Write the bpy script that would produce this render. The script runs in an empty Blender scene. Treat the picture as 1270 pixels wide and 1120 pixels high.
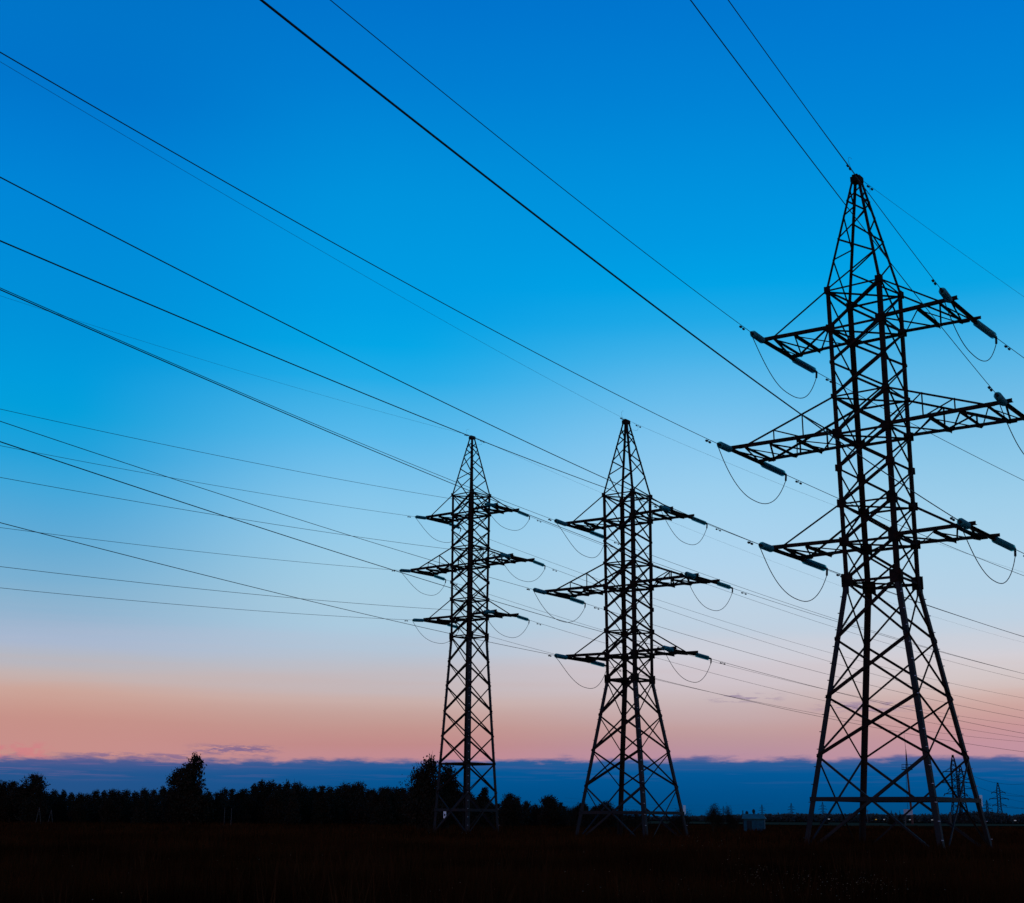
import bpy, math, random
import numpy as np
from mathutils import Vector, Matrix
random.seed(7)
rng = np.random.default_rng(7)
S = bpy.context.scene
C = S.collection
R = math.radians

# ------------------------------------------------------------------ camera
FPX, PIT, ROL, CAMH = 1689.7107, 0.2616, 0.0076, 2.0279       # focal length in photo pixels (1270 wide)
cam = bpy.data.cameras.new('camera'); camo = bpy.data.objects.new('camera', cam); C.objects.link(camo)
cam.sensor_width = 36.0; cam.sensor_fit = 'HORIZONTAL'; cam.lens = 36.0 * FPX / 1270.0
cam.clip_start = 0.5; cam.clip_end = 30000
camo.matrix_world = Matrix.Translation((0, 0, CAMH)) @ Matrix.Rotation(math.pi/2 + PIT, 4, 'X') @ Matrix.Rotation(ROL, 4, 'Z')
S.camera = camo

def lin(r, g, b):
    f = lambda c: c/12.92 if c <= 0.04045 else ((c+0.055)/1.055)**2.4
    return (f(r/255), f(g/255), f(b/255), 1.0)

# ------------------------------------------------------------------ sky (dusk: blue overhead, pink belt, low slate-blue cloud bank)
W = bpy.data.worlds.new('World'); S.world = W; W.use_nodes = True
nt = W.node_tree; nt.nodes.clear()
def N(t, **kw):
    n = nt.nodes.new(t)
    for k, v in kw.items(): setattr(n, k, v)
    return n
def L(a, b): nt.links.new(a, b)
def MA(op, a, b=None, c=None):
    n = N('ShaderNodeMath', operation=op)
    for i, v in enumerate((a, b, c)):
        if v is None: continue
        if isinstance(v, (int, float)): n.inputs[i].default_value = v
        else: L(v, n.inputs[i])
    return n.outputs[0]
def MR(v, a, b, c=0.0, d=1.0, smooth=True):
    n = N('ShaderNodeMapRange'); n.interpolation_type = 'SMOOTHSTEP' if smooth else 'LINEAR'
    L(v, n.inputs[0])
    for i, x in enumerate((a, b, c, d)): n.inputs[i+1].default_value = x
    return n.outputs[0]
def MIX(f, a, b):
    n = N('ShaderNodeMix', data_type='RGBA')
    if isinstance(f, (int, float)): n.inputs[0].default_value = f
    else: L(f, n.inputs[0])
    for i, v in ((6, a), (7, b)):
        if isinstance(v, tuple): n.inputs[i].default_value = v
        else: L(v, n.inputs[i])
    return n.outputs[2]
def RAMP(v, stops):
    n = N('ShaderNodeValToRGB'); L(v, n.inputs[0]); e = n.color_ramp.elements
    while len(e) > 1: e.remove(e[-1])
    e[0].position, e[0].color = stops[0]
    for p, c in stops[1:]:
        q = e.new(p); q.color = c
    return n.outputs[0]
tc = N('ShaderNodeTexCoord'); sp = N('ShaderNodeSeparateXYZ'); L(tc.outputs['Generated'], sp.inputs[0])
el = MA('MULTIPLY', MA('ARCSINE', sp.outputs[2]), 57.29578)             # elevation in degrees
az = MA('MULTIPLY', MA('ARCTAN2', sp.outputs[0], sp.outputs[1]), 57.29578)   # azimuth in degrees, 0 = ahead
def noise(sx, sy, off, detail=5.0, rough=0.55):
    cb = N('ShaderNodeCombineXYZ'); L(MA('MULTIPLY', az, sx), cb.inputs[0]); L(MA('MULTIPLY', el, sy), cb.inputs[1]); cb.inputs[2].default_value = off
    n = N('ShaderNodeTexNoise'); n.inputs['Scale'].default_value = 1.0; n.inputs['Detail'].default_value = detail; n.inputs['Roughness'].default_value = rough
    L(cb.outputs[0], n.inputs['Vector']); return n.outputs[0]
EL = 90.0
drift = MA('MULTIPLY', MA('SUBTRACT', noise(0.06, 0.35, 3.1, 3), 0.5), 1.6)
el2 = MA('ADD', el, MA('MULTIPLY', drift, MR(el, 3, 12, 0.35, 0.15)))
el2 = MA('ADD', el2, MA('MULTIPLY', MA('SUBTRACT', noise(0.035, 1.1, 61.0, 3), 0.5), MA('MULTIPLY', MR(el, 3.5, 5.5), MR(el, 7.5, 10.5, 1.2, 0))))
def AZR(stops):
    return RAMP(MA('DIVIDE', el2, EL), [(e/EL, lin(*c)) for e, c in stops])
skycols = []
skycols.append((-19.3, AZR([(0.0, (199, 143, 138)), (2.52, (199, 143, 138)), (3.44, (198, 144, 136)), (4.06, (201, 153, 142)), (4.68, (204, 167, 156)), (5.3, (195, 179, 178)), (5.92, (180, 183, 194)), (6.55, (170, 184, 208)), (7.34, (152, 180, 207)), (8.28, (134, 178, 208)), (9.07, (120, 175, 210)), (10.18, (102, 171, 212)), (11.45, (85, 168, 215)), (12.73, (62, 166, 218)), (14.0, (32, 161, 219)), (15.6, (3, 159, 219)), (16.87, (0, 155, 220)), (19.09, (0, 146, 217)), (24.1, (0, 134, 215)), (26.55, (0, 124, 209)), (28.36, (0, 117, 203)), (31.02, (0, 116, 200)), (50, (0, 88, 170)), (90, (0, 66, 136))])))
skycols.append((-5.6, AZR([(0.0, (194, 139, 147)), (2.26, (194, 139, 147)), (2.75, (192, 137, 137)), (3.39, (194, 146, 140)), (4.04, (196, 160, 153)), (4.6, (201, 175, 170)), (5.58, (193, 187, 193)), (6.44, (181, 194, 210)), (7.0, (176, 198, 218)), (7.66, (171, 202, 223)), (8.82, (168, 205, 226)), (10.16, (160, 205, 230)), (11.5, (148, 203, 234)), (12.85, (135, 199, 235)), (14.2, (115, 192, 235)), (15.55, (88, 185, 235)), (16.9, (66, 178, 232)), (17.91, (34, 172, 232)), (19.25, (4, 166, 230)), (20.92, (0, 158, 228)), (25.54, (0, 146, 220)), (30.02, (0, 126, 210)), (32.96, (0, 116, 204)), (50, (0, 88, 170)), (90, (0, 66, 136))])))
skycols.append((8.7, AZR([(0.0, (184, 142, 162)), (2.35, (184, 142, 162)), (2.99, (186, 148, 155)), (3.47, (192, 157, 157)), (3.96, (195, 169, 171)), (4.6, (200, 182, 184)), (5.58, (206, 195, 202)), (6.56, (206, 206, 216)), (7.55, (192, 207, 223)), (8.87, (186, 211, 231)), (10.2, (176, 211, 236)), (11.53, (168, 210, 238)), (13.21, (156, 207, 238)), (14.88, (138, 200, 238)), (16.89, (108, 190, 236)), (18.9, (68, 178, 233)), (20.23, (32, 169, 231)), (21.88, (0, 162, 230)), (23.53, (0, 153, 226)), (25.48, (0, 146, 222)), (29.31, (0, 130, 213)), (32.86, (0, 118, 206)), (50, (0, 88, 170)), (90, (0, 66, 136))])))
skycols.append((20.0, AZR([(0.0, (193, 146, 160)), (2.69, (193, 146, 160)), (3.49, (199, 150, 152)), (4.1, (203, 162, 156)), (4.84, (209, 180, 174)), (5.56, (210, 198, 198)), (6.27, (211, 206, 212)), (7.27, (196, 208, 222)), (8.53, (183, 210, 230)), (10.43, (172, 210, 234)), (12.33, (158, 206, 234)), (14.24, (138, 198, 232)), (15.51, (124, 192, 231)), (17.73, (90, 182, 230)), (19.63, (48, 171, 229)), (20.89, (8, 164, 228)), (22.45, (0, 159, 228)), (24.31, (0, 152, 224)), (27.96, (0, 133, 215)), (31.36, (0, 122, 210)), (50, (0, 88, 170)), (90, (0, 66, 136))])))
clear = skycols[0][1]
for (a0, c0), (a1, c1) in zip(skycols[:-1], skycols[1:]): clear = MIX(MR(az, a0, a1), clear, c1)
clear = MIX(MR(MA('ABSOLUTE', az), 40, 150), clear, skycols[1][1])      # behind the camera both sides meet
# slate-blue bank of cloud on the horizon
nb = noise(0.16, 0.6, 7.7, 4); nf = noise(0.7, 3.2, 1.3, 6, 0.62)
top = MA('ADD', MA('ADD', 2.27, MA('MULTIPLY', MA('SUBTRACT', nb, 0.5), 0.32)), MA('MULTIPLY', az, 0.008))
d = MA('SUBTRACT', MA('ADD', top, MA('MULTIPLY', MA('SUBTRACT', nf, 0.5), 0.75)), el)   # >0 inside the bank
bank = MR(d, -0.10, 0.20)
bankcol = RAMP(MR(el, 0.0, 2.4, 0, 1, False), [(0.0, lin(0,72,124)), (0.35, lin(0,78,136)), (0.72, lin(2,86,148)), (0.90, lin(40,90,148)), (1.0, lin(92,98,150))])
leftw = MR(az, -20, -2, 1.0, 0.0)
bankcol = MIX(MA('MULTIPLY', leftw, 0.6), bankcol, lin(48,84,136))
bankcol = MIX(MA('MULTIPLY', MA('MULTIPLY', leftw, MR(el, 1.45, 2.25)), 0.75), bankcol, lin(100,94,144))
streak = MA('MULTIPLY', MR(noise(0.30, 7.0, 12.4, 5, 0.6), 0.50, 0.66), MA('MULTIPLY', MR(el, 1.1, 1.7), MR(az, -24, -6, 0.75, 0.10)))
bankcol = MIX(MA('MULTIPLY', streak, 0.55), bankcol, lin(150,108,150))
col = MIX(bank, clear, bankcol)
# a sunlit pink cloud top low at the left, and small violet cloudlets above the bank
puff = MA('MULTIPLY', MA('MULTIPLY', MR(noise(1.5, 3.2, 22.2, 5, 0.6), 0.43, 0.6), MR(az, -18.8, -17.8, 1, 0)), MA('MULTIPLY', MR(el, 1.95, 2.15), MR(el, 2.45, 2.75, 1, 0)))
col = MIX(MA('MULTIPLY', puff, 0.6), col, lin(212,122,132))
def cloudlet(a0, aw, e0, ew, off, k, amt):
    m = MA('MULTIPLY', MA('MULTIPLY', MR(az, a0-aw, a0-aw*0.4), MR(az, a0+aw*0.4, a0+aw, 1, 0)), MA('MULTIPLY', MR(el, e0-ew, e0-ew*0.2), MR(el, e0+ew*0.2, e0+ew, 1, 0)))
    return MA('MULTIPLY', MR(noise(1.1, 6.5, off, 5, 0.65), k, k+0.12), MA('MULTIPLY', m, amt))
col = MIX(cloudlet(-11.2, 2.2, 2.50, 0.30, 5.0, 0.44, 0.85), col, lin(120,100,142))
col = MIX(cloudlet(-15.0, 3.2, 2.18, 0.22, 9.0, 0.46, 0.8), col, lin(128,104,144))
col = MIX(cloudlet(9.6, 1.9, 4.75, 0.26, 31.0, 0.48, 0.75), col, lin(146,128,158))
col = MIX(cloudlet(14.5, 2.6, 4.35, 0.30, 47.0, 0.46, 0.7), col, lin(140,120,156))
col = MIX(MR(el, -2.0, -0.5, 1.0, 0.0), col, lin(8,14,24))             # below the horizon
bg = N('ShaderNodeBackground'); bg.inputs['Strength'].default_value = 1.0; L(col, bg.inputs['Color'])
wo = N('ShaderNodeOutputWorld'); L(bg.outputs[0], wo.inputs['Surface'])

# afterglow of the set sun, low behind the camera: faint, warm, very soft
sun = bpy.data.lights.new('afterglow', 'SUN'); sun.energy = 0.22; sun.angle = R(25); sun.color = (1.0, 0.42, 0.30)
so = bpy.data.objects.new('afterglow', sun); C.objects.link(so)
so.rotation_euler = Vector((0.30, 1.0, -0.14)).to_track_quat('-Z', 'Y').to_euler()
V = S.view_settings; S.display_settings.display_device = 'sRGB'
V.view_transform = 'Standard'; V.look = 'None'; V.gamma = 1.0; V.use_curve_mapping = False; V.exposure = 0.0

# ------------------------------------------------------------------ helpers
def pmat(name, col, rough=0.8, metal=0.0, var=None, scale=3.0, bump=0.0, spec=0.3, **kw):
    m = bpy.data.materials.new(name); m.use_nodes = True; t = m.node_tree; b = t.nodes['Principled BSDF']
    b.inputs['Base Color'].default_value = (*col, 1); b.inputs['Roughness'].default_value = rough
    b.inputs['Metallic'].default_value = metal; b.inputs['Specular IOR Level'].default_value = spec
    for k, v in kw.items(): b.inputs[k.replace('_', ' ')].default_value = v
    if var:
        tcn = t.nodes.new('ShaderNodeTexCoord'); nz = t.nodes.new('ShaderNodeTexNoise'); nz.inputs['Scale'].default_value = scale; nz.inputs['Detail'].default_value = 6
        t.links.new(tcn.outputs['Object'], nz.inputs['Vector'])
        rp = t.nodes.new('ShaderNodeValToRGB'); rp.color_ramp.elements[0].position = 0.38; rp.color_ramp.elements[1].position = 0.64
        rp.color_ramp.elements[0].color = (*col, 1); rp.color_ramp.elements[1].color = (*var, 1)
        t.links.new(nz.outputs[0], rp.inputs[0]); t.links.new(rp.outputs[0], b.inputs['Base Color'])
        if bump:
            bp = t.nodes.new('ShaderNodeBump'); bp.inputs['Strength'].default_value = bump; bp.inputs['Distance'].default_value = 0.05
            t.links.new(nz.outputs[0], bp.inputs['Height']); t.links.new(bp.outputs[0], b.inputs['Normal'])
    return m
M = {}
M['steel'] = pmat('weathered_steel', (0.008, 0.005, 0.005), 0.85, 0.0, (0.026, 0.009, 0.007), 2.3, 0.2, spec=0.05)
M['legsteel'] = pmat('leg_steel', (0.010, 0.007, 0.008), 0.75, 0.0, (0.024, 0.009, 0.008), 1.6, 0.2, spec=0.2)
M['wire'] = pmat('wire', (0.020, 0.018, 0.020), 0.6, spec=0.1)
M['wire_far'] = pmat('ground_wire', (0.05, 0.05, 0.055), 0.6, spec=0.2)
M['glass'] = pmat('insulator_glass', (0.07, 0.40, 0.43), 0.25, spec=0.2, Transmission_Weight=0.75, IOR=1.12)
M['fit'] = pmat('fitting', (0.02, 0.018, 0.018), 0.7, spec=0.1)
M['concrete'] = pmat('footing_concrete', (0.24, 0.22, 0.22), 0.9, 0, (0.15, 0.14, 0.14), 6, 0.3)
M['ground'] = pmat('field_soil', (0.012, 0.004, 0.002), 1.0, 0, (0.006, 0.002, 0.001), 0.35, 0.3, spec=0.0)
M['pale'] = pmat('stubble', (0.10, 0.050, 0.026), 1.0, 0, (0.06, 0.028, 0.014), 0.02, spec=0.0)
M['leaf'] = pmat('leaf', (0.014, 0.010, 0.006), 0.9, 0, (0.030, 0.014, 0.008), 1.2, spec=0.05)
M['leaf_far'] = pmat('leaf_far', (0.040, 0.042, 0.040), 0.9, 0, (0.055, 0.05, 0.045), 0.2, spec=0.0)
M['bark'] = pmat('bark', (0.035, 0.022, 0.016), 0.95, spec=0.0)
M['grass'] = pmat('dry_grass', (0.007, 0.0018, 0.0006), 1.0, 0, (0.060, 0.014, 0.004), 0.09, spec=0.0)
M['weed'] = pmat('weed_stalk', (0.012, 0.004, 0.0015), 1.0, 0, (0.05, 0.014, 0.005), 0.3, spec=0.0)
M['umbel'] = pmat('umbel', (0.30, 0.19, 0.13), 0.9, 0, (0.12, 0.07, 0.04), 3.0, spec=0.0)
M['shedwall'] = pmat('shed_wall', (0.003, 0.052, 0.075), 0.8, 0, (0.002, 0.030, 0.05), 2.0, 0.1)
M['shedroof'] = pmat('shed_roof', (0.020, 0.095, 0.095), 0.8, 0, (0.014, 0.06, 0.07), 2.0, 0.1)
M['dark'] = pmat('dark_opening', (0.01, 0.012, 0.015), 0.9)
M['plate'] = pmat('sign_plate', (0.75, 0.60, 0.62), 0.6)
M['red'] = pmat('sign_red', (0.35, 0.04, 0.04), 0.6)
M['panel'] = pmat('pale_panel', (0.42, 0.34, 0.38), 0.7, 0, (0.34, 0.27, 0.30), 1.2)
M['wood'] = pmat('pole_wood', (0.07, 0.042, 0.034), 0.9, 0, (0.04, 0.025, 0.02), 4)
M['rust'] = pmat('mast_paint', (0.11, 0.028, 0.018), 0.8, 0, (0.06, 0.018, 0.012), 1.0)
for nm, c, e in (('lampw', (0.5, 0.47, 0.44), 0.30), ('lampy', (0.6, 0.32, 0.04), 0.4)):
    M[nm] = pmat(nm, c, 0.5, Emission_Strength=e); M[nm].node_tree.nodes['Principled BSDF'].inputs['Emission Color'].default_value = (*c, 1)

class MB:
    def __init__(s): s.v = []; s.f = []
    def add(s, vs, fs):
        o = len(s.v); s.v += [tuple(v) for v in vs]; s.f += [tuple(i+o for i in f) for f in fs]; return s
    def box(s, c, h, rot=None):
        vs = []
        for k in range(8):
            p = Vector(((k & 1)*2-1, (k >> 1 & 1)*2-1, (k >> 2 & 1)*2-1)) * Vector(h) if False else Vector((h[0]*((k & 1)*2-1), h[1]*((k >> 1 & 1)*2-1), h[2]*((k >> 2 & 1)*2-1)))
            if rot: p = rot @ p
            vs.append(Vector(c)+p)
        return s.add(vs, [(0,2,3,1),(4,5,7,6),(0,1,5,4),(2,6,7,3),(0,4,6,2),(1,3,7,5)])
    def angle(s, a, b, w, u, v, t=None):
        # L-section steel bar from a to b; flanges run along u and v
        a = Vector(a); b = Vector(b); t = t or max(0.012, w*0.12); d = (b-a).normalized()
        u = Vector(u); u = (u - d*u.dot(d)).normalized(); v = Vector(v); v = v - d*v.dot(d); v = (v - u*v.dot(u)).normalized()
        pr = [(0,0),(w,0),(w,t),(t,t),(t,w),(0,w)]
        vs = [a+u*x+v*y for x, y in pr] + [b+u*x+v*y for x, y in pr]
        return s.add(vs, [(i, (i+1) % 6, (i+1) % 6+6, i+6) for i in range(6)] + [(5,4,3,2,1,0), (6,7,8,9,10,11)])
    def tube(s, pts, r, n=5):
        pts = [Vector(p) for p in pts]; rr = r if hasattr(r, '__len__') else [r]*len(pts)
        vs = []; up = Vector((0,0,1))
        for i, p in enumerate(pts):
            d = (pts[min(i+1, len(pts)-1)]-pts[max(i-1, 0)]).normalized()
            x = d.cross(up if abs(d.z) < 0.95 else Vector((1,0,0))).normalized(); y = x.cross(d)
            vs += [p+(x*math.cos(q*2*math.pi/n)+y*math.sin(q*2*math.pi/n))*rr[i] for q in range(n)]
        fs = [(i*n+j, i*n+(j+1) % n, (i+1)*n+(j+1) % n, (i+1)*n+j) for i in range(len(pts)-1) for j in range(n)]
        fs += [tuple(range(n))[::-1], tuple(range((len(pts)-1)*n, len(pts)*n))]
        return s.add(vs, fs)
    def mesh(s, name, mat):
        m = bpy.data.meshes.new(name); m.from_pydata(s.v, [], s.f); m.materials.append(mat); m.update(); return m
    def build(s, name, mat, parent=None, loc=None):
        return link(name, s.mesh(name, mat), parent, loc)
def link(name, me, parent=None, loc=None):
    o = bpy.data.objects.new(name, me); C.objects.link(o)
    if parent: o.parent = parent
    if loc is not None: o.location = loc
    return o
def tag(o, label=None, cat=None, group=None, kind=None):
    for k, v in (('label', label), ('category', cat), ('group', group), ('kind', kind)):
        if v: o[k] = v
    return o
def empty(name, loc, rz=0, **kw):
    o = bpy.data.objects.new(name, None); C.objects.link(o); o.location = loc; o.rotation_euler = (0, 0, rz); o.empty_display_size = 0.3
    return tag(o, **kw)
def copy_tree(o, parent=None):
    c = o.copy(); C.objects.link(c); c.parent = parent
    for ch in list(o.children): copy_tree(ch, c)
    return c
def at(px, D, z=0.0, py=1012.0):
    # ground point at distance D (along the view's heading) that the photo shows in column px
    y0 = 560 + FPX*math.tan(PIT) + (px-635)*ROL
    x = (px-635)*math.cos(ROL) + (y0-560)*math.sin(ROL)
    return Vector((x/FPX*D*(math.cos(PIT)+math.sin(PIT)*math.tan(0.0)), D, z))
def ground_z(x, y):
    d = np.hypot(x, y)
    t = np.clip((d-80)/45, 0, 1); t = t*t*(3-2*t)
    return -0.35*t + 0.10*np.sin(x*0.11+1)*np.cos(y*0.09) * np.clip(d/20, 0, 1) * np.clip(1-d/900, 0, 1)

# ------------------------------------------------------------------ ground sheet
ys = np.concatenate([np.linspace(-60, 400, 116), np.geomspace(412, 14000, 34)]); xs = np.concatenate([-np.geomspace(212, 12000, 26)[::-1], np.linspace(-200, 300, 126), np.geomspace(312, 12000, 26)])
X, Y = np.meshgrid(xs, ys); Z = ground_z(X, Y)
me = bpy.data.meshes.new('ground'); nx = len(xs)
me.from_pydata(np.stack([X.ravel(), Y.ravel(), Z.ravel()], 1).tolist(), [], [(j*nx+i, j*nx+i+1, (j+1)*nx+i+1, (j+1)*nx+i) for j in range(len(ys)-1) for i in range(nx-1)])
me.materials.append(M['ground']); tag(link('ground', me), kind='structure')
# pale mown strip of field far off on the right
xs2 = np.linspace(0, 1, 40); v = []; 
for t in xs2:
    px = 800+t*560
    for D in (470+40*math.sin(t*9), 780): p = at(px, D); v.append((p.x, p.y, float(ground_z(p.x, p.y))+0.30))
mb = MB(); mb.add(v, [(2*i, 2*i+2, 2*i+3, 2*i+1) for i in range(39)]); tag(mb.build('mown_field_strip', M['pale']), kind='structure')

# ------------------------------------------------------------------ pylons
ZB, Z1, ZT1, Z2, ZT2, Z3, ZTB, ZPK = 15.20, 17.46, 19.72, 23.96, 26.24, 30.50, 32.93, 40.40
NODES = [ZB, 11.84, 8.60, 5.38, 0.0]
WT, WB, WF = 1.7216, 1.6202, 3.94
ARM = {1: 5.83, 2: 8.33, 3: 5.83}; WY = 2.0
CORN = [(-1,-1), (1,-1), (1,1), (-1,1)]
def make_pylon(name, loc, yaw, label, ext=0.0, wbase=WF, nodes=NODES, belt=3.17, k=1.18):
    root = empty(name, loc, yaw, label=label, cat='pylon', group='three big lattice pylons in the field')
    E = ext
    zb = ZB+E; nodes = [z for z in nodes]
    def wid(z):
        if z >= zb: return WB+(WT-WB)*(z-zb)/(ZTB-ZB)
        return WB+(wbase-WB)*(zb-z)/zb
    def P(c, z, o=0.0): w = wid(z)+o; return Vector((CORN[c][0]*w, CORN[c][1]*w, z))
    def face(c): a = CORN[c]; b = CORN[(c+1) % 4]; return Vector((a[0]+b[0], a[1]+b[1], 0)).normalized()
    # legs: sloping lower leg, upright upper leg
    for c in range(4):
        i = Vector((-CORN[c][0], 0, 0)); j = Vector((0, -CORN[c][1], 0))
        MB().angle(P(c, -0.3), P(c, zb), 0.25*k, i, j).build('leg', M['legsteel'], root)
        MB().angle(P(c, zb), P(c, ZTB+E), 0.225*k, i, j).build('leg', M['steel'], root)
        f = P(c, 0); MB().box((f.x, f.y, -0.25 if ext else 0.10), (0.28, 0.28, 0.36)).build('footing', M['concrete'], root)
        # step bolts
        pg = MB(); L0 = P(c, 1.0); L1 = P(c, zb)
        n = int((zb-1)/0.9)
        for q in range(n):
            p = L0.lerp(L1, q/n); pg.box(p+Vector((CORN[c][0]*0.02, CORN[c][1]*0.02, 0)), (0.05, 0.05, 0.02))
        tag(pg.build('step_bolts', M['panel'] if c in (1, 2) else M['fit'], root), kind='stuff')
    def brace(a, b, w, nrm, off=0.0, mat='steel'):
        nrm = Vector(nrm); a = Vector(a)+nrm*off; b = Vector(b)+nrm*off; d = (b-a).normalized(); u = d.cross(nrm)
        return MB().angle(a-u*w*0.5, b-u*w*0.5, w, u, -nrm if off >= 0 else nrm).build('brace', M[mat], root)
    # lower crossed panels
    for a, b in zip(nodes[:-1], nodes[1:]):
        for c in range(4):
            n = face(c); w = 0.135*k if c == 0 else (0.085*k if c in (1, 3) else 0.11*k)
            lo = b if b > 0 else 0.0
            m = 'legsteel' if (b <= 0.01) else 'steel'
            brace(P(c, a), P((c+1) % 4, lo), w*0.85, n, -0.03, m); brace(P((c+1) % 4, a), P(c, lo), w, n, 0.05, m)
    # body panels, crossed on every face
    lv = [z+E for z in (ZB, Z1, ZT1, 21.85, Z2, ZT2, 28.38, Z3, ZTB)]
    for a, b in zip(lv[:-1], lv[1:]):
        for c in range(4):
            n = face(c); w = 0.125*k if c in (0, 2) else 0.085*k
            brace(P(c, b), P((c+1) % 4, a), w*0.8, n, -0.03); brace(P((c+1) % 4, b), P(c, a), w, n, 0.05)
    for z in (ZB, Z1, ZT1, Z2, ZT2, Z3, ZTB):
        z += E; w = 0.13*k if z-E in (Z1, Z2, Z3, ZB) else 0.09*k
        for c in range(4):
            n = face(c); MB().angle(P(c, z, 0.02), P((c+1) % 4, z, 0.02), w, (0,0,-1), -n).build('belt', M['steel'], root)
        dd = 0.08*k
        MB().angle(P(0, z-0.08), P(2, z-0.08), dd, (0,0,-1), (1,-1,0)).build('diaphragm_brace', M['steel'], root)
        MB().angle(P(1, z-0.16), P(3, z-0.16), dd, (0,0,-1), (1,1,0)).build('diaphragm_brace', M['steel'], root)
    if belt:
        for c in range(4):
            n = face(c); MB().angle(P(c, belt, 0.06), P((c+1) % 4, belt, 0.06), 0.20*k if c in (0, 1) else 0.18*k, (0,0,-1), -n).build('belt', M['legsteel'] if c < 2 else M['steel'], root)
    if ext:
        for c in range(4):
            n = face(c); MB().angle(P(c, ext, 0.05), P((c+1) % 4, ext, 0.05), 0.14*k, (0,0,-1), -n).build('belt', M['steel'], root)
    # gusset plates at the corners
    for z, h, w in ((ZB, .38, .34), (Z1, .26, .30), (ZT1, .24, .28), (21.85, .20, .22), (Z2, .26, .30), (ZT2, .14, .18), (Z3, .24, .28), (ZTB, .22, .2)):
        z += E
        for c in range(4):
            p = P(c, z); sx, sy = CORN[c]
            g = MB(); g.box((p.x-sx*w*0.55, p.y+sy*0.045, z), (w, 0.012, h)); g.box((p.x+sx*0.045, p.y-sy*w*0.55, z), (0.012, w, h))
            if z == ZB+E:
                for q in ((p.x-sx*w*0.25, p.y+sy*0.045, (w*0.55, 0.012)), (p.x+sx*0.045, p.y-sy*w*0.25, (0.012, w*0.55))):
                    g.box((q[0], q[1], z-0.55), (q[2][0], q[2][1], 0.2))
            g.build('gusset_plate', M['steel'], root)
    # pyramid peak
    wt = WT; z0 = ZTB+E; z1 = ZPK+E; wp = 0.26
    def Q(c, t): w = wt+(wp-wt)*t; return Vector((CORN[c][0]*w, CORN[c][1]*w, z0+(z1-z0)*t))
    for c in range(4):
        i = Vector((-CORN[c][0], 0, 0)); j = Vector((0, -CORN[c][1], 0))
        MB().angle(Q(c, 0), Q(c, 1), 0.125*k, i, j).build('leg', M['steel'], root)
    ts = [0.0, 0.27, 0.46, 0.67, 0.81, 0.92]
    for c in range(4):
        n = face(c)
        for q in range(len(ts)-1):
            a = (c if q % 2 == 0 else (c+1) % 4); b = ((c+1) % 4 if q % 2 == 0 else c)
            brace(Q(a, ts[q]), Q(b, ts[q+1]), (0.085 if c in (0, 2) else 0.06)*k, n, 0.01)
    cap = MB(); cap.box((0, 0, z1+0.04), (0.31, 0.31, 0.17)); cap.box((0, 0, z1+0.25), (0.17, 0.36, 0.05))
    cap.build('peak_cap', M['steel'], root)
    # cross arms
    for lev, z, zt in ((1, Z1, ZT1), (2, Z2, ZT2), (3, Z3, ZTB)):
        z += E; zt += E; A = ARM[lev]; w = wid(z)
        for sx in (-1, 1):
            over = 0.42 if sx > 0 else 0.12
            ch = MB()
            def CP(sy, t, dz=0.0): return Vector((sx*(w+(A-w)*t), sy*(w+(WY-w)*t), z+dz))
            for sy in (-1, 1):
                a = CP(sy, 0); b = CP(sy, 1+over/(A-w)); ch.angle(a, b, 0.165*k, (0,0,1), (0,-sy,0))
            arm = ch.build('cross_arm', M['steel'], root)
            def bar(nm, a, b, ww, u=(0,0,-1), v=(1,0,0)): return MB().angle(a, b, ww*k, u, v).build(nm, M['steel'], arm)
            bar('end_beam', CP(-1, 1.0), CP(1, 1.0), 0.15)
            inner = [0.0, 0.52, 0.84] if lev != 2 else [0.0, 0.36, 0.62, 0.86]
            for q, t in enumerate(inner):
                if t: bar('strut', CP(-1, t), CP(1, t), 0.10 if q > 1 else 0.14)
                t2 = (inner+[1.0])[q+1]; s1 = -1 if (q % 2 == 0) else 1
                bar('brace', CP(s1, t), CP(-s1, t2), 0.085, (0,0,-1), (0,1,0))
                bar('brace', CP(-s1, t, -0.05), CP(s1, t2, -0.05), 0.06, (0,0,-1), (0,1,0))
            for sy in (-1, 1):
                T0 = Vector((sx*wid(zt), sy*wid(zt), zt)); T1 = CP(sy, 0.86, 0.12)
                bar('tie_rod', T0, T1, 0.085 if lev != 2 else 0.10, (0,0,-1), (0,-sy,0))
                if lev == 2:
                    for t in (0.30, 0.58):
                        f = t/0.86; tp = T0.lerp(T1, f); bar('post', tp, CP(sy, t), 0.07, (1,0,0), (0,-sy,0))
                    bar('brace', T0.lerp(T1, 0.30/0.86), CP(sy, 0.02, 0.1), 0.07, (0,0,-1), (0,-sy,0))
                    bar('brace', T0.lerp(T1, 0.58/0.86), CP(sy, 0.30, 0.1), 0.07, (0,0,-1), (0,-sy,0))
            for sy in (-1, 1):
                MB().box(CP(sy, 0.88, 0.06), (0.26, 0.015, 0.13)).build('tie_plate', M['steel'], arm)
                MB().box(CP(sy, 1.0, -0.02), (0.14, 0.16, 0.07)).build('end_plate', M['steel'], arm)
    root['ext'] = ext
    return root

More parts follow.
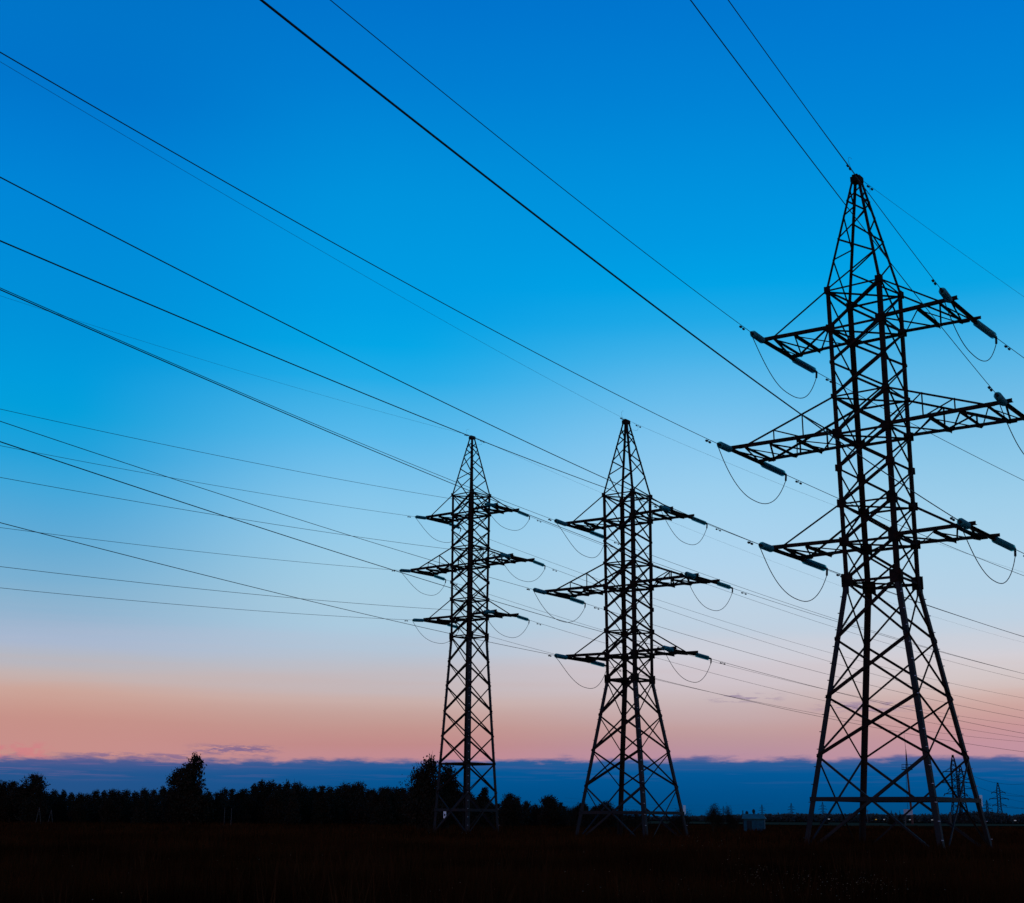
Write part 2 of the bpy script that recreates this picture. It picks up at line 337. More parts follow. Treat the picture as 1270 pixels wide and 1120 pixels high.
near_loc, near_yaw = (21.3366, 77.5061, 0.0), -0.6453
mid_loc, mid_yaw = (11.2847, 129.6763, -0.608), -0.6393
left_loc, left_yaw = (-5.0962, 167.3887, 0.0), -0.7099
LEXT = 8.1456
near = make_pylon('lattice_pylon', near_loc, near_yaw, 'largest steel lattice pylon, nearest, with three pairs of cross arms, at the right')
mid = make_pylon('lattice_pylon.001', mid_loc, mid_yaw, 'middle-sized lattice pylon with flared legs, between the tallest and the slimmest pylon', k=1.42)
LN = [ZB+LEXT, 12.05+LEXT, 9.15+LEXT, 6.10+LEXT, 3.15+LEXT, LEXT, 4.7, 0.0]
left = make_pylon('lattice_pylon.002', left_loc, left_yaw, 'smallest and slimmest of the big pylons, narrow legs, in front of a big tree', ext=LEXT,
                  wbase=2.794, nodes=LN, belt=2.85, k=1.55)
for o in (near, mid, left): del o['ext']
# number and warning plates on the legs (front face of each pylon)
def plate(root, wy, x, z, w, h, stripe=True):
    o = MB().box((x, wy, z), (w/2, 0.01, h/2)).build('warning_plate', M['plate'], root)
    if stripe: MB().box((x, wy-0.014, z-0.04*h), (w*0.26, 0.003, h*0.16)).build('warning_mark', M['dark'], o)
plate(left, -2.66, -1.00, 2.15, 0.42, 0.80)
def side_plate(root, wx, y, z, w, h):
    MB().box((wx, y, z), (0.012, w/2, h/2)).build('number_plate', M['plate'], root)
side_plate(near, 3.48, 3.58, 3.05, 0.40, 0.62); side_plate(mid, 3.44, 3.66, 3.35, 0.45, 0.8)

# ------------------------------------------------------------------ conductors, insulator strings, jumpers
WC = {('near','in'): (-2.6002, .0006198, {'P0': -.0144, 'L3': .0355, 'L2': .0543, 'L1': .0289, 'R3': -.002, 'R2': .0012, 'R1': .0402}),
 ('near','out'): (.7686, .0005515, {'P0': .0618, 'L3': .0742, 'L2': .0815, 'L1': .0725, 'R3': .0937, 'R2': .085, 'R1': .0767}),
 ('mid','in'): (-2.7731, .0002058, {'P0': .1266, 'L3': .0785, 'R3': .1246, 'L2': .0609, 'R2': .0831, 'L1': .0468, 'R1': .0529}),
 ('mid','out'): (.9477, .0006449, {'P0': .1707, 'L3': .1799, 'R3': .1715, 'L2': .1609, 'R2': .1445, 'L1': .1369, 'R1': .1367}),
 ('left','in'): (-2.6587, .0002969, {'P0': .1234, 'L3': .1249, 'R3': .1313, 'L2': .1221, 'R2': .1194, 'L1': .1064, 'R1': .1102}),
 ('left','out'): (.9433, .0005903, {'P0': .2175, 'L3': .1997, 'R3': .1989, 'L2': .1824, 'R2': .1914, 'L1': .1558, 'R1': .1646})}
SLEN = {('near','in'): 2.1, ('near','out'): 2.85, ('mid','in'): 3.4, ('mid','out'): 2.15, ('left','in'): 2.65, ('left','out'): 2.0}
TW = {'near': (near_loc, near_yaw, 0, 'largest pylon'), 'mid': (mid_loc, mid_yaw, 0, 'middle pylon'), 'left': (left_loc, left_yaw, LEXT, 'slimmest pylon')}
def world(tw, x, y, z):
    loc, yaw, e, _ = TW[tw]; c, s = math.cos(yaw), math.sin(yaw)
    return Vector((loc[0]+x*c-y*s, loc[1]+x*s+y*c, loc[2]+z+e))
def disc_stack(n, r, L0):
    # n glass sheds strung along +Z starting at L0
    mb = MB(); st = 0.146; ns = 10
    prof = [(0.06, 0.0), (r, 0.012), (r*0.98, 0.035), (r*0.5, 0.06), (0.06, 0.085)]
    for q in range(n):
        z0 = L0+q*st; vs = []; fs = []
        for (pr, pz) in prof: vs += [(pr*math.cos(a*2*math.pi/ns), pr*math.sin(a*2*math.pi/ns), z0+pz) for a in range(ns)]
        for i in range(len(prof)-1): fs += [(i*ns+j, i*ns+(j+1) % ns, (i+1)*ns+(j+1) % ns, (i+1)*ns+j) for j in range(ns)]
        mb.add(vs, fs)
    return mb
stack_cache = {}
SIDE = {'L': 'left', 'R': 'right'}; LEVN = {1: 'lower', 2: 'middle', 3: 'upper'}
def wire_pts(P0, az, kk, c, s0, s1, n):
    return [Vector((P0.x+math.sin(az)*s, P0.y+math.cos(az)*s, P0.z-kk*s+c*s*s)) for s in (s0+(s1-s0)*(i/n)**1.25 for i in range(n+1))]
def damper(o, p, d):
    mb = MB(); q = p-Vector((0, 0, 0.14))
    mb.tube([q-d*0.24, q+d*0.24], 0.012, 4); mb.tube([p, q], 0.02, 4)
    for s in (-1, 1): mb.tube([q+d*(s*0.24-0.09), q+d*(s*0.24-0.07), q+d*(s*0.24+0.07), q+d*(s*0.24+0.09)], [0.03, 0.07, 0.07, 0.03], 6)
    return mb.build('vibration_damper', M['fit'], o)
for (tw, io), (azm, c, ks) in WC.items():
    tn = TW[tw][3]; way = 'coming in overhead from the upper left' if io == 'in' else 'running away to the right'
    for key, kk in ks.items():
        side, lev = key[0], int(key[1]); s1 = 210 if io == 'in' else 250
        if side == 'P':
            P0 = world(tw, 0, 0, 40.72); pts = wire_pts(P0, azm, kk, c, 0.25, s1, 90)
            o = MB().tube(pts, 0.010 if tw != 'near' else 0.013, 4).build('ground_wire', M['wire_far'])
            tag(o, ('thin ground wire from overhead to the peak of the %s' if io == 'in' else 'thin ground wire running right from the peak of the %s') % tn, 'wire', 'thin ground wires on the pylon peaks')
            p = wire_pts(P0, azm, kk, c, 1.6, 1.7, 1); damper(o, p[0], (p[1]-p[0]).normalized())
            d = (pts[1]-pts[0]).normalized(); lat = Vector((0, 0, 1)) if io == 'in' else Vector((0, 0, -1))
            loop = [P0+d*0.3+(d*(0.55+0.75*math.sin(a)) + lat*(0.38*(1-math.cos(a*1.0)))) for a in np.linspace(0, math.pi, 10)]
            MB().tube(loop, 0.010, 4).build('earthing_loop', M['wire_far'], o)
            continue
        sl = SLEN[(tw, io)]; sx = -1 if side == 'L' else 1; sy = -1 if io == 'in' else 1
        zz = {1: Z1, 2: Z2, 3: Z3}[lev]-0.06
        P0 = world(tw, sx*ARM[lev], sy*WY, zz)
        pts = wire_pts(P0, azm, kk, c, sl, s1, 110)
        thick = (tw, io, key) in {('near','in','R1'), ('mid','in','R3')}
        o = MB().tube(pts, 0.027 if thick else ((0.018 if io == 'in' else 0.021) if tw == 'near' else 0.0195), 5).build('power_cable', M['wire'])
        tag(o, ('power cable from overhead to the %s %s arm of the %s' if io == 'in' else 'power cable running right from the %s %s arm of the %s') % (SIDE[side], LEVN[lev], tn), 'cable', 'power cables strung between the pylons')
        p = wire_pts(P0, azm, kk, c, sl+1.5, sl+1.6, 1); dm = damper(o, p[0], (p[1]-p[0]).normalized())
        # insulator string
        e0 = P0; e1 = wire_pts(P0, azm, kk, c, sl, sl+1, 1)[0]
        r = empty('insulator_string', e0); d = (e1-e0); Ln = d.length; d.normalize()
        r.rotation_mode = 'QUATERNION'; r.rotation_quaternion = d.to_track_quat('Z', 'Y')
        tag(r, '%s glass insulator string at the end of the %s %s arm of the %s' % ('left-hand' if io == 'in' else 'right-hand', SIDE[side], LEVN[lev], tn),
            'insulator', 'insulator strings on the cross arms')
        n = int((Ln-0.42)/0.146)
        if (n,) not in stack_cache: stack_cache[(n,)] = disc_stack(n, 0.215, 0.28).mesh('insulator_discs', M['glass'])
        tag(link('insulator_discs', stack_cache[(n,)], r), kind='stuff')
        MB().tube([(0,0,0), (0,0,Ln)], 0.092, 6).build('rod', M['fit'], r)
        MB().box((0, 0, 0.1), (0.06, 0.12, 0.1)).build('shackle', M['fit'], r)
    if True:
        pass
# jumper loops between the two strings of every arm end
for tw in ('near', 'mid', 'left'):
    for side in 'LR':
        for lev in (1, 2, 3):
            key = side+str(lev); sx = -1 if side == 'L' else 1; ends = []; dirs = []
            for io, sy in (('in', -1), ('out', 1)):
                azm, c, ks = WC[(tw, io)]; P0 = world(tw, sx*ARM[lev], sy*WY, {1: Z1, 2: Z2, 3: Z3}[lev]-0.06)
                q = wire_pts(P0, azm, ks[key], c, SLEN[(tw, io)]+0.02, SLEN[(tw, io)]+1, 1); ends.append(q[0]); dirs.append((q[1]-q[0]).normalized())
            a, b = ends; sag = {'near': 2.35, 'mid': 2.25, 'left': 2.2}[tw]*random.uniform(0.95, 1.07)
            a2 = a+Vector((0,0,-0.12)); tb = (a-b).normalized(); b2 = b+tb*0.08+Vector((0,0,-0.42))
            pts = []; skew = random.uniform(0.50, 0.62)
            for i in range(25):
                t = i/24; tt = t**(math.log(0.5)/math.log(skew))
                base = a2.lerp(b2, t); hh = 1-abs(2*tt-1)**2.5
                pts.append(base+Vector((0, 0, -sag*hh*0.98)) + tb*(0.12*math.sin(t*9+lev))*hh*0.6)
            o = MB().tube(pts, 0.026, 5).build('jumper_cable', M['wire'])
            MB().tube([b, b2], 0.07, 6).build('clamp', M['fit'], o); MB().tube([a, a2], 0.05, 6).build('clamp', M['fit'], o)
            tag(o, 'slack jumper loop hanging under the %s arm, %s side, of the %s' % (LEVN[lev], SIDE[side], TW[tw][3]), 'cable', 'jumper loops under the cross arms')

# ------------------------------------------------------------------ far pylons (simplified lattice, each one mesh per part group)
def far_pylon(px, D, h, yaw, label, detail=True, thick=0.3, z0=-0.4, narrow=1.0):
    p = at(px, D, z0); root = empty('distant_pylon', p, yaw, label=label, cat='pylon', group='small pylons far off on the horizon')
    k = h/40.8
    def wz(z): z /= k; return (1.6 if z > ZB else 1.6+(3.9-1.6)*(ZB-z)/ZB)*k*narrow if z < ZTB else (1.6+(0.25-1.6)*(z-ZTB)/(ZPK-ZTB))*k*narrow
    def P(c, z): w = wz(z*k); return Vector((CORN[c][0]*w, CORN[c][1]*w, z*k))
    lg = MB(); br = MB(); lv = [0, 5.4, 8.6, 11.8, ZB, Z1, ZT1, Z2, ZT2, Z3, ZTB, 35.5, 38, 40.3]
    for c in range(4):
        lg.tube([P(c, 0), P(c, ZB), P(c, ZTB), P(c, 40.4)], thick*0.5, 4)
        for a, b in zip(lv[:-1], lv[1:]):
            br.tube([P(c, a), P((c+1) % 4, b)], thick*0.28, 3); br.tube([P((c+1) % 4, a), P(c, b)], thick*0.28, 3)
    lg.build('legs', M['steel'], root); br.build('bracing', M['steel'], root)
    for lev, z, zt in ((1, Z1, ZT1), (2, Z2, ZT2), (3, Z3, ZTB)):
        for sx in (-1, 1):
            am = MB(); A = ARM[lev]*k*1.05
            for sy in (-1, 1):
                am.tube([(sx*1.6*k, sy*1.6*k, z*k), (sx*A, sy*1.2*k, z*k)], thick*0.4, 4); am.tube([(sx*1.6*k, sy*1.6*k, zt*k), (sx*A*0.9, sy*1.2*k, z*k)], thick*0.25, 3)
            am.tube([(sx*A, 0, z*k), (sx*(A+0.9*k), 0, z*k-1.3*k)], thick*0.5, 4); am.tube([(sx*A, -2*k, z*k), (sx*A, 2*k, z*k)], thick*0.4, 4)
            am.build('cross_arm', M['steel'], root)
    return root
far_pylon(1187.5, 850, 41, -0.50, 'distant lattice pylon left of a close pair, behind the right legs of the largest pylon', thick=0.52)
far_pylon(1196, 905, 37, -0.42, 'distant lattice pylon right of a close pair, behind the right legs of the largest pylon', thick=0.52)
far_pylon(1241, 1480, 41, -0.30, 'distant lattice pylon alone on the horizon at the right edge', thick=0.85)
for px, D, lab in ((1225.6, 2780, 'tiny pylon just left of the lone distant pylon at the right edge'), (1021, 3300, 'tiny pylon behind the left leg of the largest pylon'),
                   (982, 3600, 'tiny pylon halfway between the blue shed and the largest pylon'), (945.5, 4100, 'tiny pylon directly behind the blue shed'),
                   (897.5, 4700, 'tiniest pylon, between the two round bushes')):
    far_pylon(px, D, 41, -0.2, lab, thick=1.0)
# a far line of cables between the distant pylons at the right edge
def far_cable(a, b, sag, label, n=24):
    pts = [a.lerp(b, i/n)+Vector((0, 0, -4*sag*(i/n)*(1-i/n))) for i in range(n+1)]
    tag(MB().tube(pts, 0.09, 3).build('distant_cable', M['wire']), label, 'cable', 'faint cables between the distant pylons')
A0 = at(1191, 870, 0); B0 = at(1340, 700, 0)
for q, (z, wdt) in enumerate(((Z3, 5), (Z2, 8), (Z1, 5))):
    far_cable(A0+Vector((wdt, 0, z)), B0+Vector((wdt, 0, z)), 9, 'faint distant cable running right from the %s arm of the close pair of far pylons' % ('upper', 'middle', 'lower')[q])
A0 = at(1241, 1480, 0)
for q, (z, wdt) in enumerate(((Z3, 5), (Z2, 8), (Z1, 5))):
    far_cable(A0+Vector((wdt, 0, z)), at(1420, 1300, z), 8, 'faint distant cable running right from the %s arm of the lone far pylon' % ('upper', 'middle', 'lower')[q])
for q, z in enumerate((36, 29)):
    far_cable(at(700, 2600, z), at(960, 4000, z+6), 10, 'faint distant cable low over the %s bushes' % ('left-hand', 'right-hand')[q])

# ------------------------------------------------------------------ mast, posts, shed, lights
p = at(1129, 600, -0.4)
r = empty('radio_mast', p, 0.0, label='tall slim reddish mast with a round platform and whip antenna behind the largest pylon', cat='mast')
MB().tube([(0.9, 0, 0), (0, 0, 23.3)], [0.52, 0.40], 8).build('pole', M['rust'], r)
lad = MB()
for i in range(38): lad.box((-0.9+0.9*i/38*0.4, 0, 1+i*0.6), (0.28, 0.03, 0.05))
lad.tube([(-0.9, 0, 1), (-0.55, 0, 23)], 0.05, 3); lad.build('ladder', M['steel'], r)
pf = MB(); pf.tube([(0, 0, 22.9), (0, 0, 23.2)], 2.3, 10)
for z in (24.0, 25.2):
    pf.tube([(2.2*math.cos(a), 2.2*math.sin(a), z) for a in np.linspace(0, 2*math.pi, 13)], 0.06, 3)
for a in np.linspace(0, 2*math.pi, 7)[:-1]: pf.tube([(2.2*math.cos(a), 2.2*math.sin(a), 23), (2.2*math.cos(a), 2.2*math.sin(a), 25.2)], 0.07, 3)
pf.build('platform', M['steel'], r)
tp = MB(); 
for a in range(3): tp.tube([(0.45*math.cos(a*2.1), 0.45*math.sin(a*2.1), 23.2), (0.05, 0, 31.5)], 0.13, 4)
for i in range(9): tp.box((0, 0, 24+i*0.9), (0.38-i*0.035, 0.38-i*0.035, 0.06))
tp.build('top_section', M['steel'], r); MB().tube([(0, 0, 31.3), (-0.3, 0, 38.5)], [0.09, 0.03], 4).build('antenna', M['steel'], r)
p = at(1123, 400, -0.4); r = empty('board_on_post', p, 0.0, label='pale square board on a single post beside the foot of the mast', cat='sign')
MB().tube([(0, 0, 0), (0, 0, 4.2)], 0.17, 6).build('post', M['wood'], r)
bd = MB(); bd.box((0.85, -0.15, 4.4), (1.25, 0.05, 0.78)); bd.build('board', M['panel'], r)
for px, D, h, rr, lean, lab in ((1179, 420, 4.6, 0.28, 0, 'stout wooden post standing alone between the right legs of the largest pylon'), (1076, 620, 6.5, 0.14, 0, 'thin pole with a crosspiece between the left legs of the largest pylon'),
        (45, 270, 3.4, 0.05, 0.5, 'leftmost slanting pole before the tree line'), (60, 270, 3.0, 0.05, 0.5, 'second slanting pole before the tree line'),
        (278.5, 265, 3.6, 0.055, 0, 'left one of two thin upright poles before the tree line'), (287, 265, 3.5, 0.055, 0, 'right one of two thin upright poles before the tree line')):
    p = at(px, D, -0.4)
    r = empty('utility_pole', p, label=lab, cat='pole', group='poles standing in the field')
    MB().tube([(0, 0, 0), (lean, 0, h)], rr, 6).build('post', M['wood'], r)
    if rr == 0.14:
        MB().box((0, 0, h-0.7), (1.1, 0.07, 0.09)).build('crosspiece', M['wood'], r)
    if lean: MB().tube([(1.1, 0, 0), (lean, 0, h)], rr, 6).build('strut', M['wood'], r)
# blue tin shed
p = at(935.5, 246, float(ground_z(*at(935.5, 246)[:2])))
r = empty('tin_shed', p, -0.22, label='small pale blue tin shed with a pitched roof in the field', cat='shed')
MB().box((0, 0, 1.15), (1.78, 1.5, 1.15)).build('wall', M['shedwall'], r)
rf = MB(); e, w_, zr, ze = 2.05, 1.75, 3.02, 2.26
rf.add([(-e,-w_,ze),(e,-w_,ze),(e-0.5,0,zr),(-e+0.1,0,zr),(-e,w_,ze),(e,w_,ze),(-e,-w_,ze-.06),(e,-w_,ze-.06),(e,w_,ze-.06),(-e,w_,ze-.06)],
       [(0,1,2,3),(3,2,5,4),(0,3,4),(1,5,2),(0,6,7,1),(1,7,8,5),(5,8,9,4),(4,9,6,0),(6,9,8,7)]); rfo = rf.build('roof', M['shedroof'], r)
for i in range(9): MB().box((-1.72+i*0.43, -1.52, 1.15), (0.03, 0.02, 1.12)).build('wall_rib', M['shedwall'], r)
MB().box((-0.8, -1.525, 1.0), (0.42, 0.02, 0.95)).build('door', M['dark'], r)
for px, D, h, hd in ((921.5, 300, 4.0, False), (926.5, 310, 3.9, True), (935, 310, 4.3, True)):
    q = at(px, D, -0.4); r2 = empty('vent_pipe', q, label={921.5: 'plain post behind the left end of the blue shed', 926.5: 'shorter pipe with a dark round head behind the blue shed', 935: 'taller pipe with a dark round head behind the middle of the blue shed'}[px], cat='post', group='posts behind the blue shed')
    MB().tube([(0, 0, 0), (0, 0, h)], 0.11, 6).build('post', M['steel'], r2)
    if hd: MB().tube([(0, 0, h-0.9), (0, 0, h-0.6), (0, 0, h-0.2), (0, 0, h+0.05)], [0.1, 0.36, 0.33, 0.1], 8).build('head', M['dark'], r2)
# lit lamps before the far wood
for q, (px, D, w, m, lab) in enumerate(((1028, 820, 1.0, 'lampw', 'white lamp low before the far wood, beside the left leg of the largest pylon'), (1072, 820, 0.8, 'lampw', 'white lamp by the far leg of the largest pylon'),
        (1086.5, 820, 0.9, 'lampy', 'yellow lamp between the crossed braces of the largest pylon'), (1096.5, 820, 0.8, 'lampw', 'white lamp just right of the yellow one'),
        (1128.5, 820, 1.0, 'lampw', 'white lamp at the foot of the mast'), (1156, 820, 1.0, 'lampw', 'white lamp left of the nearest leg of the largest pylon'), (1259, 820, 1.2, 'lampw', 'white lamp at the far right edge before the wood'))):
    p = at(px, D, -0.4); r = empty('yard_lamp', p, label=lab, cat='lamp', group='small lamps before the far wood')
    MB().tube([(0, 0, 0), (0, 0, 2.2)], 0.08, 5).build('post', M['steel'], r)
    MB().tube([(-w/2, 0, 2.2), (w/2, 0, 2.2)], 0.22, 6).build('lamp_head', M[m], r)

# ------------------------------------------------------------------ trees
def leaf_mesh(name, blobs, n, size, mat, sy=1.0):
    # leaf-sized quads spread through several lobes
    vol = np.array([b[3]**3 for b in blobs]); pick = rng.choice(len(blobs), n, p=vol/vol.sum()); B = np.array([b[:6] for b in blobs])[pick]
    d = rng.normal(size=(n, 3)); d /= np.linalg.norm(d, axis=1)[:, None]; rad = rng.random(n)**0.5*(1+0.16*rng.normal(size=n))
    c = B[:, :3]+d*rad[:, None]*B[:, 3:6]
    s = size*rng.uniform(0.5, 1.35, n)
    a = rng.normal(size=(n, 3)); a /= np.linalg.norm(a, axis=1)[:, None]; b = np.cross(a, rng.normal(size=(n, 3))); b /= np.linalg.norm(b, axis=1)[:, None]
    a *= s[:, None]; b *= (s*0.62)[:, None]
    v = np.stack([c-a, c-b*0.9, c+a, c+b], 1).reshape(-1, 3)
    me = bpy.data.meshes.new(name); me.vertices.add(4*n); me.vertices.foreach_set('co', v.ravel().astype(np.float32))
    me.loops.add(4*n); me.loops.foreach_set('vertex_index', np.arange(4*n, dtype=np.int32)); me.polygons.add(n)
    me.polygons.foreach_set('loop_start', np.arange(0, 4*n, 4, dtype=np.int32)); me.polygons.foreach_set('loop_total', np.full(n, 4, np.int32))
    me.materials.append(mat); me.update(); me.validate(); return me
def tree_parts(kind, H, n=2600):
    blobs = []; W_ = {'round': 0.40, 'tall': 0.30, 'fir': 0.17, 'bush': 0.55, 'birch': 0.24}[kind]*H
    if kind == 'fir':
        for i in range(12):
            t = i/12; r_ = W_*(1-t)*0.95+0.12; blobs.append((0, 0, H*(0.12+0.84*t), r_, r_, H*0.07))
    elif kind == 'bush':
        for i in range(9): r_ = W_*random.uniform(0.35, 0.6); blobs.append((random.uniform(-1, 1)*W_*0.55, random.uniform(-1, 1)*W_*0.5, H*random.uniform(0.25, 0.72), r_, r_, H*random.uniform(0.2, 0.3)))
    else:
        m = 24
        for i in range(m):
            t = i/(m-1); env = math.sin(math.pi*min(1, 0.20+0.76*t))**0.7
            a = random.uniform(0, 6.28); rr = W_*env*random.uniform(0.15, 0.62); r_ = W_*random.uniform(0.34, 0.52)*(1.1-0.5*t)
            blobs.append((rr*math.cos(a), rr*math.sin(a), H*(0.20+0.70*t), r_, r_, r_*random.uniform(0.8, 1.3)*(1.3 if kind == 'tall' else 1)))
    crown = leaf_mesh(kind+'_crown', blobs, n, 0.016*H+0.03, M['leaf'])
    tb = MB(); tb.tube([(0, 0, 0), (0.02*H, 0, H*0.4), (0.0, 0.01*H, H*0.9)], [0.022*H, 0.015*H, 0.003*H], 6)
    for b in blobs[::1]:
        z0 = max(0.12*H, b[2]-0.22*H); tip = Vector(b[:3])+Vector((b[0]*0.35, b[1]*0.35, b[5]*1.25)); tb.tube([(0, 0, z0), (b[0]*0.6, b[1]*0.6, b[2]-0.03*H), tip], [0.008*H, 0.005*H, 0.0014*H], 4)
    return crown, tb.mesh(kind+'_trunk', M['bark'])
VAR = {k: [tree_parts(k, 10.0, n) for _ in range(m)] for k, m, n in (('round', 5, 10000), ('tall', 3, 8500), ('fir', 1, 4500), ('bush', 3, 5500), ('birch', 3, 6500))}
def tree(kind, p, h, wide=1.0, label=None, group=None, rz=None, name=None, idx=None):
    cr, tr = VAR[kind][random.randrange(len(VAR[kind])) if idx is None else idx]
    r = empty(name or {'fir': 'fir_tree', 'bush': 'bush'}.get(kind, 'leafy_tree'), p, random.uniform(0, 6.28) if rz is None else rz, label=label, cat='bush' if kind == 'bush' else 'tree', group=group)
    s = h/10.0; r.scale = (s*wide, s*wide, s); link('crown', cr, r); link('trunk', tr, r); return r
tops = [(-120,972),(-40,970),(0,968),(14,970),(24,976),(34,978),(55,982),(75,981),(92,984),(105,987),(116,981),(125,981),(150,981),(163,985),(172,978),(186,982),(197,976),(212,978),(240,982),(250,985),(262,983),(270,985),(278,976),(288,981),(298,984),(306,975),(320,971),(340,971),(350,974),(363,969),(372,976),(385,978),(400,975),(415,980),(430,972),(445,972),(455,980),(480,978),(500,977),(515,976),(530,978),(560,984),(580,984),(600,990),(612,993),(620,996),(634,987),(645,992),(655,993),(667,1000),(680,989),(690,993),(700,998),(709,1003),(716,997),(730,998),(740,1001),(749,995),(760,1002),(772,1008),(800,1011)]
tx = [a for a, b in tops]; ty = [b for a, b in tops]
def height_at(px, py, D):
    yh = 560+FPX*math.tan(PIT)+(px-635)*ROL
    return (yh-py)/FPX*D*1.0+CAMH+0.4
TL = 'dark leafy tree in the unbroken tree line at the back of the field'
px = -130.0
while px < 776:
    D = random.uniform(290, 335); t = np.interp(px, tx, ty)+random.uniform(-1.0, 1.6)
    h = height_at(px, t, D)
    if h > 1.4:
        kd = random.choice(['round', 'round', 'birch', 'tall']) if h > 5.2 else random.choice(['round', 'bush'])
        p = at(px, D, -0.45)
        seg = ('outside the left edge' if px < 0 else 'between the left edge and the tallest tree' if px < 205 else 'between the tallest tree and the slimmest pylon' if px < 500 else 'behind the slimmest pylon' if px < 625 else 'between the slimmest and the middle pylon' if px < 715 else 'behind the middle pylon')
        kn = {'round': 'broad dark tree', 'birch': 'narrow dark tree', 'tall': 'oval-crowned dark tree', 'bush': 'low dark bush'}[kd]
        tree(kd, p, h*1.03, random.uniform(0.95, 1.25), '%s in the tree line, %s' % (kn, seg), '%ss in the tree line, %s' % (kn, seg))
    px += random.uniform(8.0, 12.5)
for (px, py, D, kd, wd, lab) in ((37, 962, 292, 'round', 1.25, 'round-topped tree standing proud of the tree line at the far left'), (221, 954, 284, 'round', 0.85, 'lower left shoulder tree beside the tallest tree of the line'), (236, 939, 282, 'tall', 1.05, 'tallest tree of the left tree line, tall oval crown'),
        (531, 942, 205, 'round', 0.88, 'big spreading tree behind the left leg of the slimmest pylon'), (555, 953, 212, 'round', 0.85, 'broad tree close behind the centre of the slimmest pylon'), (519, 966, 208, 'bush', 0.8, 'bushy low tree left of the slimmest pylon'),
        (601, 977, 230, 'birch', 1.3, 'thin twiggy tree behind the right leg of the slimmest pylon'),
        (634, 985, 285, 'round', 1.2, 'small round tree just right of the slimmest pylon'), (680, 988, 280, 'round', 1.3, 'small round tree midway between the slimmest and the middle pylon'),
        (720, 996, 275, 'round', 1.4, 'small round tree behind the left leg of the middle pylon'), (750, 995, 276, 'round', 1.4, 'small tree seen between the legs of the middle pylon'),
        (174, 977, 280, 'fir', 1.2, 'pointed fir tree left of the tallest tree of the line'), (186, 980, 282, 'fir', 1.0, 'second smaller pointed fir left of the tallest tree'), (363, 968, 282, 'fir', 1.0, 'pointed fir tree topping the middle of the left tree line')):
    p = at(px, D, -0.45); h = height_at(px, py, D); tree(kd, p, h*1.03, wd, lab)
for (px, py, D, wd, lab) in ((884, 1003, 210, 0.60, 'larger round bush left of the blue shed'), (907.5, 1005.5, 215, 0.46, 'smaller round bush just left of the blue shed'), (843, 1008.5, 240, 1.2, 'low bush at the right leg of the middle pylon'), (790, 1008, 250, 1.3, 'low bush between the legs of the middle pylon')):
    p = at(px, D, -0.45); h = height_at(px, py, D); tree('bush', p, h*1.30, wd, lab)
for (px, py, D, wd, lab) in ((1106, 1004, 560, 1.5, 'left one of two small dark firs seen under the braces of the largest pylon'), (1116.5, 1004.5, 560, 1.2, 'right one of two small dark firs seen under the braces of the largest pylon'), (1022, 1013, 560, 3.0, 'small far bush beside the left leg of the largest pylon')):
    p = at(px, D, -0.45); h = height_at(px, py, D); tree('fir', p, max(h, 3.4), wd, lab)
# undergrowth that closes the foot of the tree line
bl = []
for px in np.arange(-140, 775, 5.0):
    D = random.uniform(300, 325); top = height_at(px, np.interp(px, tx, ty), D)*0.86; p = at(px, D)
    bl.append((p.x, p.y, top*0.45-0.4, 2.0, 2.5, max(0.7, top*0.55)))
tag(link('undergrowth', leaf_mesh('undergrowth', bl, 60000, 0.26, M['leaf'])), 'dense dark undergrowth filling the foot of the tree line', 'undergrowth', None, 'stuff')
# far wood on the right
bl = []
for px in np.arange(770, 1330, 1.6):
    D = random.uniform(1080, 1180); yh = 1012.5+(px-635)*ROL
    t = np.interp(px, [770, 860, 930, 1000, 1085, 1100, 1180, 1200, 1228, 1240, 1255, 1270, 1330], [1013, 1012.5, 1010.5, 1009.5, 1010, 1010.5, 1010.5, 1007.3, 1006.6, 1008, 1012, 1010, 1009])+random.uniform(-0.5, 0.8)
    h = (yh-t)/FPX*D+CAMH+0.4; p = at(px, D); r_ = 2.6; bl.append((p.x, p.y, h*0.5-0.4, r_, 5.0, h*0.5))
tag(link('far_wood', leaf_mesh('far_wood', bl, 60000, 0.85, M['leaf_far'])), 'low dark wood along the far horizon at the right', 'wood', None, 'stuff')

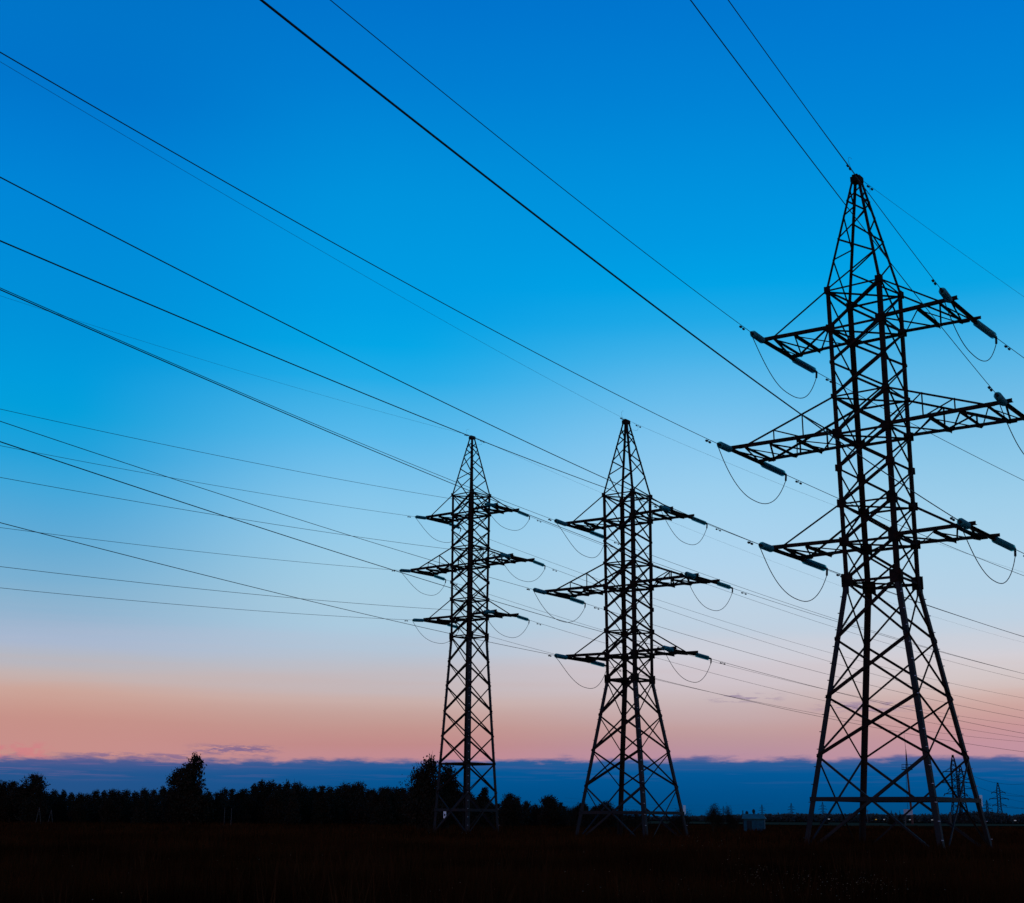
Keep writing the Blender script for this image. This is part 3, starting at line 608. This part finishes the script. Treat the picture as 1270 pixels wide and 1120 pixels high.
# ------------------------------------------------------------------ tall grass and field flowers (real blades, one mesh)
def fan(n, d0, d1, x0=-140, x1=1410, pw=1.0):
    u = rng.random(n); D = (d0**pw+(d1**pw-d0**pw)*u)**(1/pw); px = rng.uniform(x0, x1, n)
    return ((px-635)/FPX*D*0.966, D)
def blades(name, sets, mat):
    V_, F_ = [], 0
    for (n, d0, d1, hm, wd, per, pw) in sets:
        x, y = fan(n, d0, d1, pw=pw); patch = 0.5+0.5*np.sin(x*0.21+np.sin(y*0.13)*2)*np.sin(y*0.17+1.3*np.sin(x*0.07)); th = hm*(0.62+0.34*patch)*rng.uniform(0.75, 1.15, n)
        z = ground_z(x, y)
        for _ in range(per):
            bx = x+rng.normal(0, 0.16, n); by = y+rng.normal(0, 0.16, n); h = th*rng.uniform(0.6, 1.12, n); lean = rng.normal(0, 0.20, (n, 2))*h[:, None]; a = rng.uniform(0, math.pi, n); w = wd*rng.uniform(0.6, 1.4, n)
            b0 = np.stack([bx-w*np.cos(a), by-w*np.sin(a), z], 1); b1 = np.stack([bx+w*np.cos(a), by+w*np.sin(a), z], 1)
            tp_ = np.stack([bx+lean[:, 0], by+lean[:, 1], z+h], 1)
            V_.append(np.stack([b0, b1, tp_], 1).reshape(-1, 3))
    v = np.concatenate(V_); n = len(v)//3
    me = bpy.data.meshes.new(name); me.vertices.add(3*n); me.vertices.foreach_set('co', v.ravel().astype(np.float32))
    me.loops.add(3*n); me.loops.foreach_set('vertex_index', np.arange(3*n, dtype=np.int32)); me.polygons.add(n)
    me.polygons.foreach_set('loop_start', np.arange(0, 3*n, 3, dtype=np.int32)); me.polygons.foreach_set('loop_total', np.full(n, 3, np.int32))
    me.materials.append(mat); me.update(); return link(name, me)
tag(blades('tall_grass', [(26000, 12, 60, 1.0, 0.014, 7, 1.6), (34000, 55, 130, 1.22, 0.035, 6, 1.5), (26000, 120, 400, 1.0, 0.08, 5, 1.3)], M['grass']), 'tall dry reddish grass covering the whole field', 'grass', None, 'stuff')
tag(blades('weed_stalks', [(500, 17, 60, 1.5, 0.020, 14, 1.5), (900, 60, 200, 1.6, 0.045, 12, 1.4)], M['weed']), 'taller dark reddish weeds standing up out of the grass', 'weeds', None, 'stuff')
# weeds with heads, small
mb_v = []
def heads(cx, D, spread, dspread, n, s):
    for _ in range(n):
        px = random.gauss(cx, spread); d_ = max(18, random.gauss(D, dspread)); p = at(px, d_); z = float(ground_z(p.x, p.y))+random.uniform(0.75, 1.05)
        r_ = s*random.uniform(0.4, 1.1)
        a = random.uniform(0, 3)
        mb_v.append([(p.x+r_*math.cos(a+q*math.pi/2), p.y+r_*math.sin(a+q*math.pi/2), z+random.uniform(-.3, .3)*r_) for q in range(4)]+[(p.x, p.y, z-r_*0.9)])
heads(1020, 29, 34, 2.2, 110, 0.015); heads(1060, 27, 40, 1.5, 70, 0.014); heads(930, 33, 16, 2.5, 55, 0.016); heads(870, 24, 160, 1.5, 40, 0.012); heads(640, 40, 420, 12, 90, 0.018); heads(880, 62, 26, 10, 30, 0.03)
mb = MB()
for q in mb_v: mb.add(q, [(0,1,2,3), (0,4,1), (1,4,2), (2,4,3), (3,4,0)])
tag(mb.build('field_flowers', M['umbel']), 'pale flower heads dotted through the grass in the foreground', 'flowers', None, 'stuff')
